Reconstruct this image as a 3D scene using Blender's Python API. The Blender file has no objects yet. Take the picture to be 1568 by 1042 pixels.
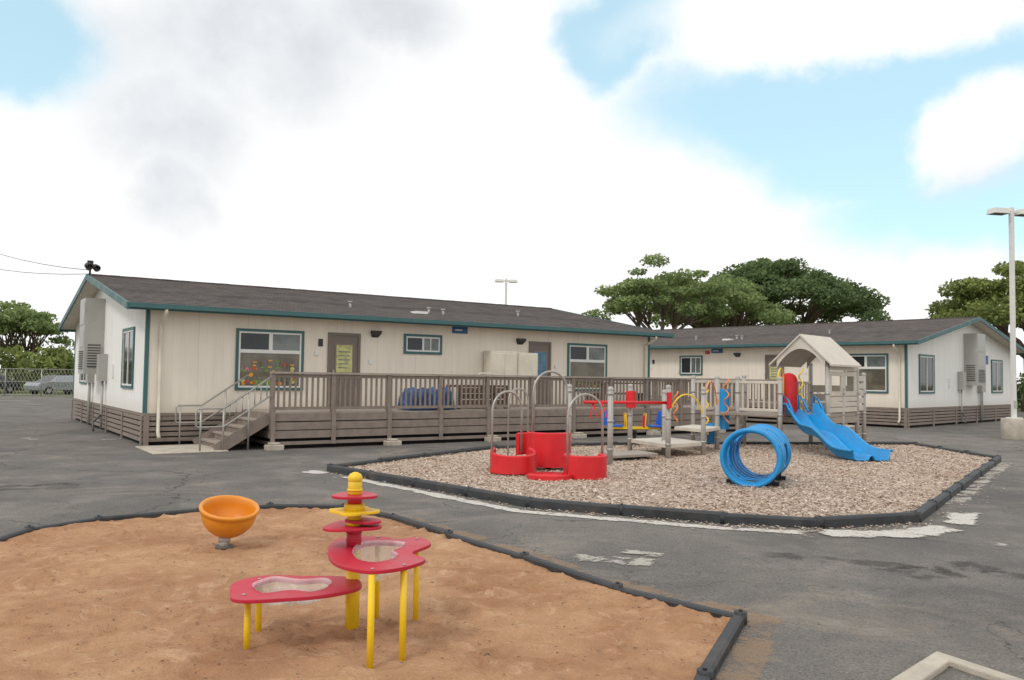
import bpy, math, random
import numpy as np
from mathutils import Vector, Matrix, noise
random.seed(7); rng=np.random.default_rng(7)
scene=bpy.context.scene
R=math.radians
def L(c):
    return tuple(((v/255)/12.92 if v/255<=0.04045 else ((v/255+0.055)/1.055)**2.4) for v in c)
# ------------------------------------------------------------------ materials
class NT:
    def __init__(s,nt): s.nt=nt; s.n=nt.nodes; s.l=nt.links
    def new(s,t,**k):
        nd=s.n.new(t)
        for a,b in k.items(): setattr(nd,a,b)
        return nd
    def put(s,sock,v):
        if v is None: return
        if isinstance(v,bpy.types.NodeSocket): s.l.new(v,sock)
        else:
            if hasattr(sock.default_value,'__len__') and isinstance(v,(tuple,list)) and len(sock.default_value)==4 and len(v)==3: v=(*v,1)
            sock.default_value=v
    def math(s,op,a,b=None,c=None,clamp=False):
        m=s.new('ShaderNodeMath',operation=op); m.use_clamp=clamp
        s.put(m.inputs[0],a); s.put(m.inputs[1],b); s.put(m.inputs[2],c); return m.outputs[0]
    def vmath(s,op,a,b=None,out=0):
        m=s.new('ShaderNodeVectorMath',operation=op); s.put(m.inputs[0],a); s.put(m.inputs[1],b); return m.outputs[out]
    def mix(s,f,a,b,bt='MIX'):
        m=s.new('ShaderNodeMix',data_type='RGBA',blend_type=bt); s.put(m.inputs[0],f); s.put(m.inputs[6],a); s.put(m.inputs[7],b); return m.outputs[2]
    def noise(s,vec,scale,detail=4,rough=.55,dist=0,col=False):
        m=s.new('ShaderNodeTexNoise'); s.put(m.inputs['Vector'],vec); m.inputs['Scale'].default_value=scale
        m.inputs['Detail'].default_value=detail; m.inputs['Roughness'].default_value=rough; m.inputs['Distortion'].default_value=dist
        return m.outputs['Color' if col else 'Fac']
    def ramp(s,v,a,b,x=0.,y=1.,smooth=True):
        m=s.new('ShaderNodeMapRange'); m.interpolation_type='SMOOTHSTEP' if smooth else 'LINEAR'
        s.put(m.inputs[0],v); m.inputs[1].default_value=a; m.inputs[2].default_value=b; m.inputs[3].default_value=x; m.inputs[4].default_value=y
        return m.outputs[0]
    def bump(s,h,st,d=.02):
        m=s.new('ShaderNodeBump'); m.inputs['Strength'].default_value=st; m.inputs['Distance'].default_value=d; s.l.new(h,m.inputs['Height']); return m.outputs[0]
def newmat(name):
    m=bpy.data.materials.new(name); m.use_nodes=True; t=NT(m.node_tree); p=t.n['Principled BSDF']; return m,t,p
def scl(c,k): return tuple(max(0,min(1,v*k)) for v in c)
def pm(name,rgb,rough=.5,var=.12,scale=3,bump=0,metal=0,spec=None,bscale=60,dirt=0):
    m,t,p=newmat(name); c=L(rgb)
    tc=t.new('ShaderNodeTexCoord').outputs['Object']
    n=t.noise(tc,scale,4,.6)
    col=t.mix(t.ramp(n,.3,.7),scl(c,1-var),scl(c,1+var))
    if dirt:
        n2=t.noise(tc,scale*.6,5,.7,.5)
        col=t.mix(t.ramp(n2,.5,.75,0,dirt),col,L((110,95,78)))
    t.put(p.inputs['Base Color'],col); t.put(p.inputs['Roughness'],t.ramp(n,.3,.7,max(.05,rough-.08),min(1,rough+.12))); p.inputs['Metallic'].default_value=metal
    if spec is not None: p.inputs['Specular IOR Level'].default_value=spec
    if bump: t.put(p.inputs['Normal'],t.bump(t.noise(tc,bscale,3),bump))
    return m
def siding(name,axis,rgb,shade=1.0):
    m,t,p=newmat(name); tc=t.new('ShaderNodeTexCoord').outputs['Object']
    sx=t.new('ShaderNodeSeparateXYZ'); t.put(sx.inputs[0],tc)
    a=sx.outputs[axis]
    f=t.math('FRACT',t.math('DIVIDE',a,.203)); g=t.math('LESS_THAN',f,.05)
    f2=t.math('FRACT',t.math('DIVIDE',a,1.22)); g2=t.math('LESS_THAN',f2,.009)
    st=t.new('ShaderNodeMapping'); t.put(st.inputs[0],tc); st.inputs['Scale'].default_value=(3,3,.4)
    n=t.noise(st.outputs[0],1.3,5,.65)
    c=scl(L(rgb),shade)
    col=t.mix(t.ramp(n,.35,.75),scl(c,1.02),scl(c,.93))
    low=t.ramp(t.math('ADD',sx.outputs[2],t.math('MULTIPLY',n,.4)),.95,1.4,.22,0)
    col=t.mix(low,col,scl(L((160,140,115)),.9))
    col=t.mix(t.math('MULTIPLY',g,.13),col,scl(c,.5)); col=t.mix(t.math('MULTIPLY',g2,.28),col,scl(c,.35))
    t.put(p.inputs['Base Color'],col); p.inputs['Roughness'].default_value=.75
    t.put(p.inputs['Normal'],t.bump(t.math('SUBTRACT',1,g),.3,.006))
    return m
def shingles():
    m,t,p=newmat('roof_shingles'); tc=t.new('ShaderNodeTexCoord').outputs['Object']
    b=t.new('ShaderNodeTexBrick'); t.put(b.inputs['Vector'],tc); b.inputs['Scale'].default_value=1
    b.inputs['Brick Width'].default_value=.32; b.inputs['Row Height'].default_value=.15; b.inputs['Mortar Size'].default_value=.012
    b.inputs['Color1'].default_value=(*L((106,98,93)),1); b.inputs['Color2'].default_value=(*L((76,71,70)),1); b.inputs['Mortar'].default_value=(*L((44,42,42)),1)
    n=t.noise(tc,1.2,5,.65); n2=t.noise(tc,40,2)
    col=t.mix(t.ramp(n,.3,.75,0,.5),b.outputs['Color'],L((114,102,95)))
    col=t.mix(t.ramp(n2,.35,.7,0,.4),col,L((50,47,46)))
    t.put(p.inputs['Base Color'],col); p.inputs['Roughness'].default_value=.95
    t.put(p.inputs['Normal'],t.bump(b.outputs['Fac'],-.5,.01)); return m
def glass(name,rgb=(40,45,48)):
    m,t,p=newmat(name); tc=t.new('ShaderNodeTexCoord').outputs['Object']
    n=t.noise(tc,1.5,3); c=L(rgb)
    t.put(p.inputs['Base Color'],t.mix(t.ramp(n,.35,.65),scl(c,.7),scl(c,1.3))); p.inputs['Roughness'].default_value=.06
    t.put(p.inputs['Normal'],t.bump(t.noise(tc,.8,1),.05,.05)); return m
M={}
M['side_f']=siding('siding_front',0,(232,222,206)); M['side_e']=siding('siding_end',1,(236,234,228))
M['shingle']=shingles()
M['teal']=pm('teal_trim',(60,100,100),.5,.1); M['white']=pm('white_frame',(222,222,216),.5,.05)
M['cream']=pm('cream_paint',(214,206,188),.6,.06,dirt=.2); M['glass']=glass('window_glass',(34,38,40)); M['blind']=glass('window_blind',(108,114,112))
M['art']=glass('window_curtained',(104,98,84))
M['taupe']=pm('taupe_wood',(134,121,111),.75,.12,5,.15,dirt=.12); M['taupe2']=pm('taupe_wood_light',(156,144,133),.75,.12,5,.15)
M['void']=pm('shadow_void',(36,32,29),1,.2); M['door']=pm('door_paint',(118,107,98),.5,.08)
M['acgrey']=pm('ac_grey',(172,170,164),.45,.06,2,metal=.1); M['acdark']=pm('ac_louver',(92,90,86),.6,.1)
M['yel_paper']=pm('yellow_poster',(186,184,124),.7,.25,9); M['signblue']=pm('sign_blue',(40,90,140),.4,.1)
M['doorblue']=pm('door_window_blue',(70,120,150),.4,.3,6)
M['signred']=pm('sign_red',(190,45,40),.4,.1)
M['pipe']=pm('galvanised_pipe',(165,162,155),.4,.08,6,metal=.5); M['lampdark']=pm('dark_fixture',(50,46,42),.5,.15)
M['bluetarp']=pm('blue_tarp',(48,82,128),.7,.6,6,.5,bscale=8); M['wood']=pm('brown_wood',(95,76,62),.8,.2,5)
M['conc']=pm('concrete',(180,171,156),.9,.16,3,.3,dirt=.45)
M['greenart']=pm('green_paper',(110,150,60),.7,.2); M['redart']=pm('red_paper',(190,80,60),.7,.2); M['oraart']=pm('orange_paper',(220,160,60),.7,.2); M['pinkart']=pm('pink_paper',(210,120,140),.7,.2)
M['red']=pm('red_plastic',(208,30,38),.42,.1,2,dirt=.12); M['crimson']=pm('crimson_hdpe',(184,24,52),.45,.08,2,dirt=.14)
M['yellow']=pm('yellow_plastic',(234,194,26),.45,.08,3,dirt=.18); M['orange']=pm('orange_plastic',(218,138,34),.42,.07,3,dirt=.14)
M['orange2']=pm('orange_coil',(226,130,46),.4,.06)
M['blue']=pm('blue_plastic',(20,138,200),.36,.1,2,dirt=.1); M['blue2']=pm('deep_blue_plastic',(25,90,190),.4,.1)
M['post']=pm('grey_post',(168,164,158),.45,.07,3,metal=.1,dirt=.1); M['beige']=pm('beige_plastic',(198,190,176),.6,.07,2,dirt=.15)
M['beiged']=pm('taupe_plastic',(150,140,128),.6,.08,3)
M['rubber']=pm('black_rubber_border',(48,50,52),.6,.35,4,.25,dirt=.3)
M['black']=pm('black_rubber',(25,25,26),.6,.2)
M['lampwhite']=pm('lamp_head_white',(214,212,206),.4,.05); M['bark']=pm('bark',(104,90,76),.95,.3,2,.6,bscale=12)
M['carw']=pm('car_paint_silver',(150,155,160),.25,.04,metal=.3); M['card']=pm('car_paint_dark',(50,58,66),.25,.05,metal=.3)
m,t,p=newmat('clear_basin'); p.inputs['Base Color'].default_value=(.8,.84,.83,1); p.inputs['Roughness'].default_value=.12
p.inputs['Alpha'].default_value=.34; tc=t.new('ShaderNodeTexCoord').outputs['Object']; t.put(p.inputs['Normal'],t.bump(t.noise(tc,9,2),.8,.05)); M['clear']=m
# asphalt
m,t,p=newmat('asphalt'); tc=t.new('ShaderNodeTexCoord').outputs['Object']
big=t.noise(tc,.12,4,.6,.4); mid=t.noise(tc,.9,6,.7,.3); fine=t.noise(tc,45,3,.75); v=t.new('ShaderNodeTexVoronoi'); t.put(v.inputs['Vector'],tc); v.inputs['Scale'].default_value=40
c=t.mix(t.ramp(big,.3,.7),L((90,87,83)),L((114,109,103)))
c=t.mix(t.ramp(mid,.42,.8,0,.7),c,L((146,138,127)))
c=t.mix(t.ramp(mid,.2,.42,.55,0),c,L((72,70,68)))
pn=t.noise(tc,.35,2,.5,.2); c=t.mix(t.ramp(pn,.56,.585,0,.28),c,L((70,68,67)))
c=t.mix(t.ramp(fine,.42,.75,0,.75),c,L((52,50,49)))
c=t.mix(t.ramp(v.outputs['Distance'],.0,.3,.6,0),c,L((168,161,150)))
dn=t.noise(tc,.5,7,.75,1.0); c=t.mix(t.ramp(dn,.52,.75,0,.5),c,L((158,144,126)))
wp=t.new('ShaderNodeVectorMath',operation='SCALE'); t.put(wp.inputs[0],t.noise(tc,.8,4,.6,0,True)); wp.inputs[3].default_value=1.2
crk=t.ramp(t.noise(tc,.2,2),.42,.5)
def cracks(scale,wd,st):
    global c
    cr=t.new('ShaderNodeTexVoronoi',feature='DISTANCE_TO_EDGE'); t.put(cr.inputs['Vector'],t.vmath('ADD',tc,wp.outputs[0])); cr.inputs['Scale'].default_value=scale
    c=t.mix(t.math('MULTIPLY',t.ramp(cr.outputs['Distance'],0,wd,st,0),crk),c,L((46,44,42)))
cracks(.16,.005,.8); cracks(.5,.009,.45)
t.put(p.inputs['Base Color'],c); p.inputs['Roughness'].default_value=.92
t.put(p.inputs['Normal'],t.bump(t.math('ADD',fine,v.outputs['Distance']),.5,.012)); M['asphalt']=m
# sand
m,t,p=newmat('tan_sand'); tc=t.new('ShaderNodeTexCoord').outputs['Object']
a=t.noise(tc,.8,5,.65,.6); b=t.noise(tc,3.4,6,.72,.9); f=t.noise(tc,80,3,.8); sp=t.noise(tc,24,2,.5)
c=t.mix(t.ramp(a,.3,.7),L((164,122,90)),L((194,154,118)))
c=t.mix(t.ramp(b,.5,.72,0,.65),c,L((212,178,144)))
c=t.mix(t.ramp(b,.28,.46,.5,0),c,L((142,102,74)))
c=t.mix(t.ramp(f,.4,.75,0,.45),c,L((132,94,66)))
c=t.mix(t.ramp(sp,.68,.73,0,.7),c,L((82,60,46)))
t.put(p.inputs['Base Color'],c); p.inputs['Roughness'].default_value=.97; p.inputs['Specular IOR Level'].default_value=.2
t.put(p.inputs['Normal'],t.bump(t.math('ADD',b,t.math('MULTIPLY',f,.2)),.9,.06)); M['sand']=m
# chips
m,t,p=newmat('wood_chips'); g=t.new('ShaderNodeNewGeometry'); tc=t.new('ShaderNodeTexCoord').outputs['Object']
rp=t.new('ShaderNodeValToRGB'); t.put(rp.inputs[0],g.outputs['Random Per Island'])
e=rp.color_ramp.elements; e[0].color=(*L((134,114,100)),1); e[1].color=(*L((222,212,198)),1)
for pos,cc in ((.25,(170,148,130)),(.6,(198,180,162)),(.85,(184,166,150))):
    q=e.new(pos); q.color=(*L(cc),1)
c=t.mix(t.ramp(t.noise(tc,.8,4),.5,.75,0,.4),rp.outputs[0],L((156,120,96)))
t.put(p.inputs['Base Color'],c); p.inputs['Roughness'].default_value=.9; M['chip']=m
m,t,p=newmat('wood_chip_base'); tc=t.new('ShaderNodeTexCoord').outputs['Object']
v=t.new('ShaderNodeTexVoronoi'); t.put(v.inputs['Vector'],tc); v.inputs['Scale'].default_value=30
sx=t.new('ShaderNodeSeparateColor'); t.put(sx.inputs[0],v.outputs['Color'])
c=t.mix(sx.outputs[0],L((148,126,110)),L((204,188,170))); c=t.mix(t.ramp(t.noise(tc,.8,4),.5,.75,0,.4),c,L((156,120,96)))
t.put(p.inputs['Base Color'],c); p.inputs['Roughness'].default_value=.95; t.put(p.inputs['Normal'],t.bump(v.outputs['Distance'],.6,.02)); M['chipbase']=m
# worn paint / dust
def paintmat(name,rgb,thr,al=.9,sc=3.5):
    m,t,p=newmat(name); tc=t.new('ShaderNodeTexCoord').outputs['Object']
    at=t.new('ShaderNodeAttribute'); at.attribute_name='edge'
    n=t.noise(tc,sc,7,.75,.4); n2=t.noise(tc,45,2,.7)
    t.put(p.inputs['Base Color'],t.mix(n2,scl(L(rgb),.8),L(rgb))); p.inputs['Roughness'].default_value=.88
    x=t.math('ADD',n,t.math('MULTIPLY',t.math('SUBTRACT',at.outputs['Fac'],1.0),.30))
    t.put(p.inputs['Alpha'],t.math('MULTIPLY',t.ramp(x,thr,thr+.12,0,al),t.ramp(n2,.25,.5,.5,1))); return m
M['paint']=paintmat('worn_white_paint',(212,207,198),.32,.9); M['paint2']=paintmat('worn_paint_faint',(198,192,180),.42,.75)
M['dust']=paintmat('sand_dust',(168,140,112),.42,.5,2)
M['stain']=paintmat('asphalt_stain',(58,55,52),.44,.4,2)
m,t,p=newmat('grass'); tc=t.new('ShaderNodeTexCoord').outputs['Object']
t.put(p.inputs['Base Color'],t.mix(t.noise(tc,.6,5,.7),L((70,85,40)),L((120,125,70)))); p.inputs['Roughness'].default_value=1; M['grass']=m
def leafmat(name,dark,light):
    m,t,p=newmat(name); g=t.new('ShaderNodeNewGeometry'); tc=t.new('ShaderNodeTexCoord').outputs['Object']
    n=t.noise(tc,.45,3,.6)
    f=t.math('ADD',t.math('MULTIPLY',g.outputs['Random Per Island'],.5),t.ramp(n,.35,.65,0,.5))
    t.put(p.inputs['Base Color'],t.mix(f,L(dark),L(light))); p.inputs['Roughness'].default_value=.75; p.inputs['Specular IOR Level'].default_value=.2
    tr=t.new('ShaderNodeBsdfTranslucent'); t.put(tr.inputs[0],L(light)); ms=t.new('ShaderNodeMixShader'); ms.inputs[0].default_value=.3
    t.l.new(p.outputs[0],ms.inputs[1]); t.l.new(tr.outputs[0],ms.inputs[2]); t.l.new(ms.outputs[0],t.n['Material Output'].inputs[0]); return m
M['leaf1']=leafmat('leaves_light',(78,98,58),(150,166,108)); M['leaf2']=leafmat('leaves_dark',(60,78,50),(116,134,86)); M['leaf3']=leafmat('leaves_olive',(74,90,46),(144,154,88))
# ------------------------------------------------------------------ mesh builder
class MB:
    def __init__(s): s.v=[]; s.f=[]; s.mi=[]; s.sm=[]; s.mats=[]
    def m(s,k):
        if k not in s.mats: s.mats.append(k)
        return s.mats.index(k)
    def add(s,vs,fs,k,smooth=False):
        o=len(s.v); s.v+=[tuple(v) for v in vs]; i=s.m(k)
        for f in fs: s.f.append(tuple(a+o for a in f)); s.mi.append(i); s.sm.append(smooth)
    def box(s,x0,x1,y0,y1,z0,z1,k,rot=0,o=(0,0)):
        P=[(x0,y0),(x1,y0),(x1,y1),(x0,y1)]
        c,sn=math.cos(rot),math.sin(rot)
        P=[(o[0]+a*c-b*sn,o[1]+a*sn+b*c) for a,b in P]
        vs=[(a,b,z0) for a,b in P]+[(a,b,z1) for a,b in P]
        s.add(vs,[(3,2,1,0),(4,5,6,7),(0,1,5,4),(1,2,6,5),(2,3,7,6),(3,0,4,7)],k)
    def prism(s,poly,z0,z1,k,smooth=False):
        n=len(poly); A=sum(poly[i][0]*poly[(i+1)%n][1]-poly[(i+1)%n][0]*poly[i][1] for i in range(n))
        if A<0: poly=poly[::-1]
        s.add([(x,y,z0) for x,y in poly]+[(x,y,z1) for x,y in poly],[tuple(range(n))[::-1],tuple(range(n,2*n))]+[(i,(i+1)%n,n+(i+1)%n,n+i) for i in range(n)],k,smooth)
    def beam(s,a,b,w,h,k):
        a=Vector(a);b=Vector(b);d=(b-a).normalized(); up=Vector((0,0,1))
        if abs(d.z)>.95: up=Vector((0,1,0))
        x=d.cross(up).normalized(); y=x.cross(d)
        vs=[]
        for p in (a,b):
            for i,j in ((-1,-1),(1,-1),(1,1),(-1,1)): vs.append(p+x*i*w/2+y*j*h/2)
        s.add(vs,[(0,3,2,1)[::-1],(4,5,6,7)[::-1],(0,1,5,4)[::-1],(1,2,6,5)[::-1],(2,3,7,6)[::-1],(3,0,4,7)[::-1]],k)
    def tube(s,path,r,k,n=10,caps=True,closed=False):
        path=[Vector(p) for p in path]; N=len(path); rs=r if isinstance(r,(list,tuple)) else [r]*N
        vs=[];prev=None
        for i,p in enumerate(path):
            if closed: d=path[(i+1)%N]-path[i-1]
            else: d=(path[min(i+1,N-1)]-path[max(i-1,0)])
            d.normalize()
            if prev is None:
                up=Vector((0,0,1)) if abs(d.z)<.9 else Vector((1,0,0)); x=d.cross(up).normalized()
            else: x=(prev-d*prev.dot(d)).normalized()
            prev=x; y=d.cross(x)
            for j in range(n):
                a=2*math.pi*j/n; vs.append(p+(x*math.cos(a)+y*math.sin(a))*rs[i])
        fs=[]
        for i in range(N if closed else N-1):
            for j in range(n):
                a=i*n+j;b=i*n+(j+1)%n;c=((i+1)%N)*n+(j+1)%n;d=((i+1)%N)*n+j; fs.append((a,b,c,d))
        if caps and not closed: s.add(vs,fs,k,True); o=len(s.v)-len(vs); i=s.m(k); s.f+= [tuple(o+j for j in range(n))[::-1],tuple(o+(N-1)*n+j for j in range(n))]; s.mi+=[i,i]; s.sm+=[False,False]
        else: s.add(vs,fs,k,True)
    def lathe(s,prof,k,c=(0,0,0),n=32,M4=None,smooth=True):
        vs=[];m=len(prof)
        for j in range(n):
            a=2*math.pi*j/n
            for r,z in prof:
                v=Vector((r*math.cos(a),r*math.sin(a),z))
                if M4: v=M4@v
                vs.append(v+Vector(c))
        fs=[]
        for j in range(n):
            for i in range(m-1): fs.append((j*m+i,((j+1)%n)*m+i,((j+1)%n)*m+i+1,j*m+i+1))
        s.add(vs,fs,k,smooth)
    def arcwall(s,c,r,a0,a1,z0,z1,th,k,n=20,zf=None):
        vs=[];fs=[]
        for i in range(n+1):
            f=i/n; a=R(a0+(a1-a0)*f); zt=z1 if zf is None else zf(f)
            for rr,z in ((r,z0),(r,zt-.02),(r-.02,zt),(r-th+.02,zt),(r-th,zt-.02),(r-th,z0)): vs.append((c[0]+rr*math.cos(a),c[1]+rr*math.sin(a),z))
        for i in range(n):
            for j in range(6): fs.append((i*6+j,(i+1)*6+j,(i+1)*6+(j+1)%6,i*6+(j+1)%6))
        fs+= [tuple(range(6)),tuple(n*6+j for j in range(6))[::-1]]
        s.add(vs,fs,k,False)
    def obj(s,name,parent=None,bevel=0):
        me=bpy.data.meshes.new(name); me.from_pydata(s.v,[],s.f)
        for k in s.mats: me.materials.append(M[k])
        me.polygons.foreach_set('material_index',s.mi); me.polygons.foreach_set('use_smooth',s.sm); me.update()
        o=bpy.data.objects.new(name,me); scene.collection.objects.link(o)
        if parent: o.parent=parent
        if bevel:
            b=o.modifiers.new('bevel','BEVEL'); b.width=bevel; b.segments=2; b.limit_method='ANGLE'; b.angle_limit=R(50)
        return o
def empty(name,loc=(0,0,0),rot=0):
    o=bpy.data.objects.new(name,None); o.empty_display_size=.3; scene.collection.objects.link(o); o.location=loc; o.rotation_euler=(0,0,rot); return o
# ------------------------------------------------------------------ ground
g=MB(); g.add([(-600,-60,0),(600,-60,0),(600,900,0),(-600,900,0)],[(0,1,2,3)],'grass'); g.obj('ground')
g=MB(); g.add([(-58,-20,.004),(60,-20,.004),(60,58,.004),(-58,58,.004)],[(0,1,2,3)],'asphalt'); g.obj('asphalt_pavement')
def patches(name,items,k):
    V=[];F=[];E_=[]
    for pts,w,z in items:
        P=[Vector(pts[0])]
        for i in range(len(pts)-1):
            a=Vector(pts[i]);b=Vector(pts[i+1]); n=max(2,int((b-a).length/.25))
            for j in range(1,n+1): P.append(a.lerp(b,j/n))
        N=len(P); base=len(V)
        for i,p in enumerate(P):
            d=(P[min(i+1,N-1)]-P[max(i-1,0)]).normalized(); nn=Vector((d.y,-d.x)); ww=w*random.uniform(.85,1.2)
            for r_,e_ in ((-.5,0),(-.22,1),(.22,1),(.5,0)):
                q=p+nn*ww*r_; V.append((q.x,q.y,z)); E_.append(0 if i in (0,N-1) else e_)
        for i in range(N-1):
            for j in range(3): a=base+i*4+j; F.append((a,a+1,a+5,a+4))
    me=bpy.data.meshes.new(name); me.from_pydata(V,[],F); me.materials.append(M[k]); me.update()
    at=me.attributes.new('edge','FLOAT','POINT'); at.data.foreach_set('value',E_)
    o=bpy.data.objects.new(name,me); scene.collection.objects.link(o); return o
# ------------------------------------------------------------------ portable classroom
LEN=16.7; DEP=13.0; RIDGE=6.5; ZE=3.40; ZR=4.72; OV=.5
K=(ZR-ZE)/(RIDGE+OV)
def window(mb,axis,a0,a1,z0,z1,off,style,sgn=-1):
    def bx(p0,p1,q0,q1,d0,d1,k):
        lo,hi=sorted((off+sgn*d0,off+sgn*d1))
        if axis==0: mb.box(p0,p1,lo,hi,q0,q1,k)
        else: mb.box(lo,hi,p0,p1,q0,q1,k)
    t=.07
    bx(a0,a1,z1-t,z1,-.05,.045,'teal'); bx(a0,a1,z0,z0+t,-.05,.045,'teal'); bx(a0,a0+t,z0+t,z1-t,-.05,.042,'teal'); bx(a1-t,a1,z0+t,z1-t,-.05,.042,'teal')
    i0,i1,j0,j1=a0+t,a1-t,z0+t,z1-t; s=.045
    bx(i0,i1,j1-s,j1,-.05,.03,'white'); bx(i0,i1,j0,j0+s,-.05,.03,'white'); bx(i0,i0+s,j0+s,j1-s,-.05,.028,'white'); bx(i1-s,i1,j0+s,j1-s,-.05,.028,'white')
    i0+=s;i1-=s;j0+=s;j1-=s; mid=(i0+i1)/2
    if style=='big':
        zt=j1-.40*(j1-j0)/1.3
        bx(i0,i1,zt-.09,zt,-.05,.028,'white'); bx(mid-.05,mid+.05,zt,j1,-.05,.027,'white')
        bx(i0,mid-.05,zt,j1,-.05,.008,'glass'); bx(mid+.05,i1,zt,j1,-.05,.008,'blind')
        bx(i0,i1,j0,zt-.09,-.05,.008,'art')
        return i0,i1,j0,zt-.09
    if style=='slide2':
        bx(mid-.03,mid+.03,j0,j1,-.05,.027,'white'); bx(i0,mid-.03,j0,j1,-.05,.008,'glass'); bx(mid+.03,i1,j0,j1,-.05,.008,'blind')
        q=(mid+i1)/2; bx(q-.015,q+.015,j0,j1,-.05,.015,'white')
    if style=='side':
        bx(i0,mid-.03,j0,j1,-.05,.008,'glass'); bx(mid-.03,mid+.03,j0,j1,-.05,.027,'white'); bx(mid+.03,i1,j0,j1,-.05,.008,'glass')
def doorf(mb,a0,a1,z0,z1,pane):
    mb.box(a0,a1,-.05,.02,z1-.08,z1,'door'); mb.box(a0,a0+.07,-.05,.02,z0,z1-.08,'door'); mb.box(a1-.07,a1,-.05,.02,z0,z1-.08,'door')
    mb.box(a0+.07,a1-.07,-.02,.03,z0,z1-.08,'door')
    c=(a0+a1)/2; mb.box(c-.27,c+.27,-.034,.0,z0+.95,z1-.3,'taupe'); mb.box(c-.23,c+.23,-.040,.0,z0+.99,z1-.34,pane)
    for i in range(5): mb.box(c-.17,c+.1+.02*i,-.042,-.0405,z0+1.1+i*.11,z0+1.13+i*.11,'blind')
    mb.box(a0+.12,a0+.17,-.09,-.02,z0+.95,z0+1.05,'pipe')
GLY={'W':[(0,0,0,1),(0,0,.5,.5),(.5,.5,1,0),(1,0,1,1)],'E':[(0,0,0,1),(0,0,.9,0),(0,.5,.7,.5),(0,1,.9,1)],'L':[(0,0,0,1),(0,0,.9,0)],'C':[(0,0,0,1),(0,0,.9,0),(0,1,.9,1)],'O':[(0,0,0,1),(1,0,1,1),(0,0,1,0),(0,1,1,1)],'M':[(0,0,0,1),(0,1,.5,.5),(.5,.5,1,1),(1,0,1,1)]}
def classroom(name,loc,rot,wins,doors,lamps,signs,rightend,leftend,art=False):
    E=empty(name,loc,rot)
    w=MB(); yb=DEP
    w.box(0,LEN,0,.12,.76,3.46,'side_f'); w.box(0,LEN,yb-.12,yb,.76,3.46,'side_f')
    for x0,x1 in ((.0,.12),(LEN-.12,LEN)):
        pts=[(.12,.76),(yb-.12,.76),(yb-.12,3.46),(RIDGE,4.64),(.12,3.46)]
        n=5; w.add([(x0,a,b) for a,b in pts]+[(x1,a,b) for a,b in pts],[tuple(range(n))[::-1],tuple(range(n,10))]+[(i,(i+1)%n,n+(i+1)%n,n+i) for i in range(n)],'side_e')
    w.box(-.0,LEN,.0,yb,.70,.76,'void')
    w.obj('walls',E)
    r=MB(); x0,x1=-.5,LEN+.6
    for (ya,za,yb2,zb) in ((-OV,ZE,RIDGE,ZR),(DEP+OV,ZE,RIDGE,ZR)):
        r.add([(x0,ya,za),(x1,ya,za),(x1,yb2,zb),(x0,yb2,zb)],[(0,1,2,3)],'shingle')
        r.add([(x0,ya,za-.06),(x1,ya,za-.06),(x1,yb2,zb-.06),(x0,yb2,zb-.06)],[(3,2,1,0)],'cream')
    nn=int((x1-x0)/.3)
    for i in range(nn): r.box(x0+i*.3+.004,x0+i*.3+.296,RIDGE-.12,RIDGE+.12,ZR-.02,ZR+.02+.008*random.random(),'shingle')
    for i in range(1,24):
        y=-OV+i*.29; z=ZE+(y+OV)*K; r.add([(x0,y,z+.012),(x1,y,z+.012),(x1,y+.10,z+.10*K+.003),(x0,y+.10,z+.10*K+.003),(x0,y,z),(x1,y,z)],[(0,1,2,3),(4,5,1,0)],'shingle')
    r.obj('roof',E)
    f=MB()
    f.box(x0-.03,x1+.03,-OV-.05,-OV,ZE-.15,ZE+.01,'teal'); f.box(x0-.03,x1+.03,DEP+OV,DEP+OV+.05,ZE-.15,ZE+.01,'teal')
    f.box(x0,x1,-OV-.14,-OV-.052,ZE-.11,ZE-.10,'teal'); f.box(x0,x1,-OV-.15,-OV-.14,ZE-.11,ZE-.015,'teal')
    for x in (x0-.015,x1+.015):
        for ya in (-OV,DEP+OV): f.beam((x,ya,ZE-.07),(x,RIDGE,ZR-.07),.045,.17,'teal')
    c=.09
    for x,y in ((-.02,-.02),(LEN-c+.02,-.02),(-.02,DEP-c+.02),(LEN-c+.02,DEP-c+.02)): f.box(x,x+c,y,y+c,.76,3.30,'teal')
    f.box(-.024,LEN+.024,-.024,0,.72,.79,'taupe'); f.box(-.024,0,0,DEP,.72,.79,'taupe'); f.box(LEN,LEN+.024,0,DEP,.72,.79,'taupe')
    for x in (.32,LEN-.25):
        f.tube([(x,-OV-.09,ZE-.12),(x,-OV-.09,ZE-.2),(x,-.09,ZE-.42),(x,-.075,ZE-.6),(x,-.075,.35),(x,-.2,.2)],.045,'cream',8)
    f.obj('trim_and_gutters',E)
    k=MB()
    for i in range(5):
        z=.10+i*.128
        for (a,b,cc,d) in ((-.01,LEN+.01,-.022,.02),(-.022,.02,.02,DEP),(LEN-.02,LEN+.022,.02,DEP)):
            k.box(a,b,cc,d,z,z+.095,'taupe')
    for i in range(8):
        x=i*(LEN-.1)/7; k.box(x,x+.12,-.05,-.022,.0,.72,'taupe')
    for i in range(6):
        y=i*(DEP-.1)/5; k.box(-.05,-.022,y,y+.12,.0,.72,'taupe'); k.box(LEN+.022,LEN+.05,y,y+.12,0,.72,'taupe')
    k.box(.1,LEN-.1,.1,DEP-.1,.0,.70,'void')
    k.obj('skirting',E)
    wm=MB()
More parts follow.
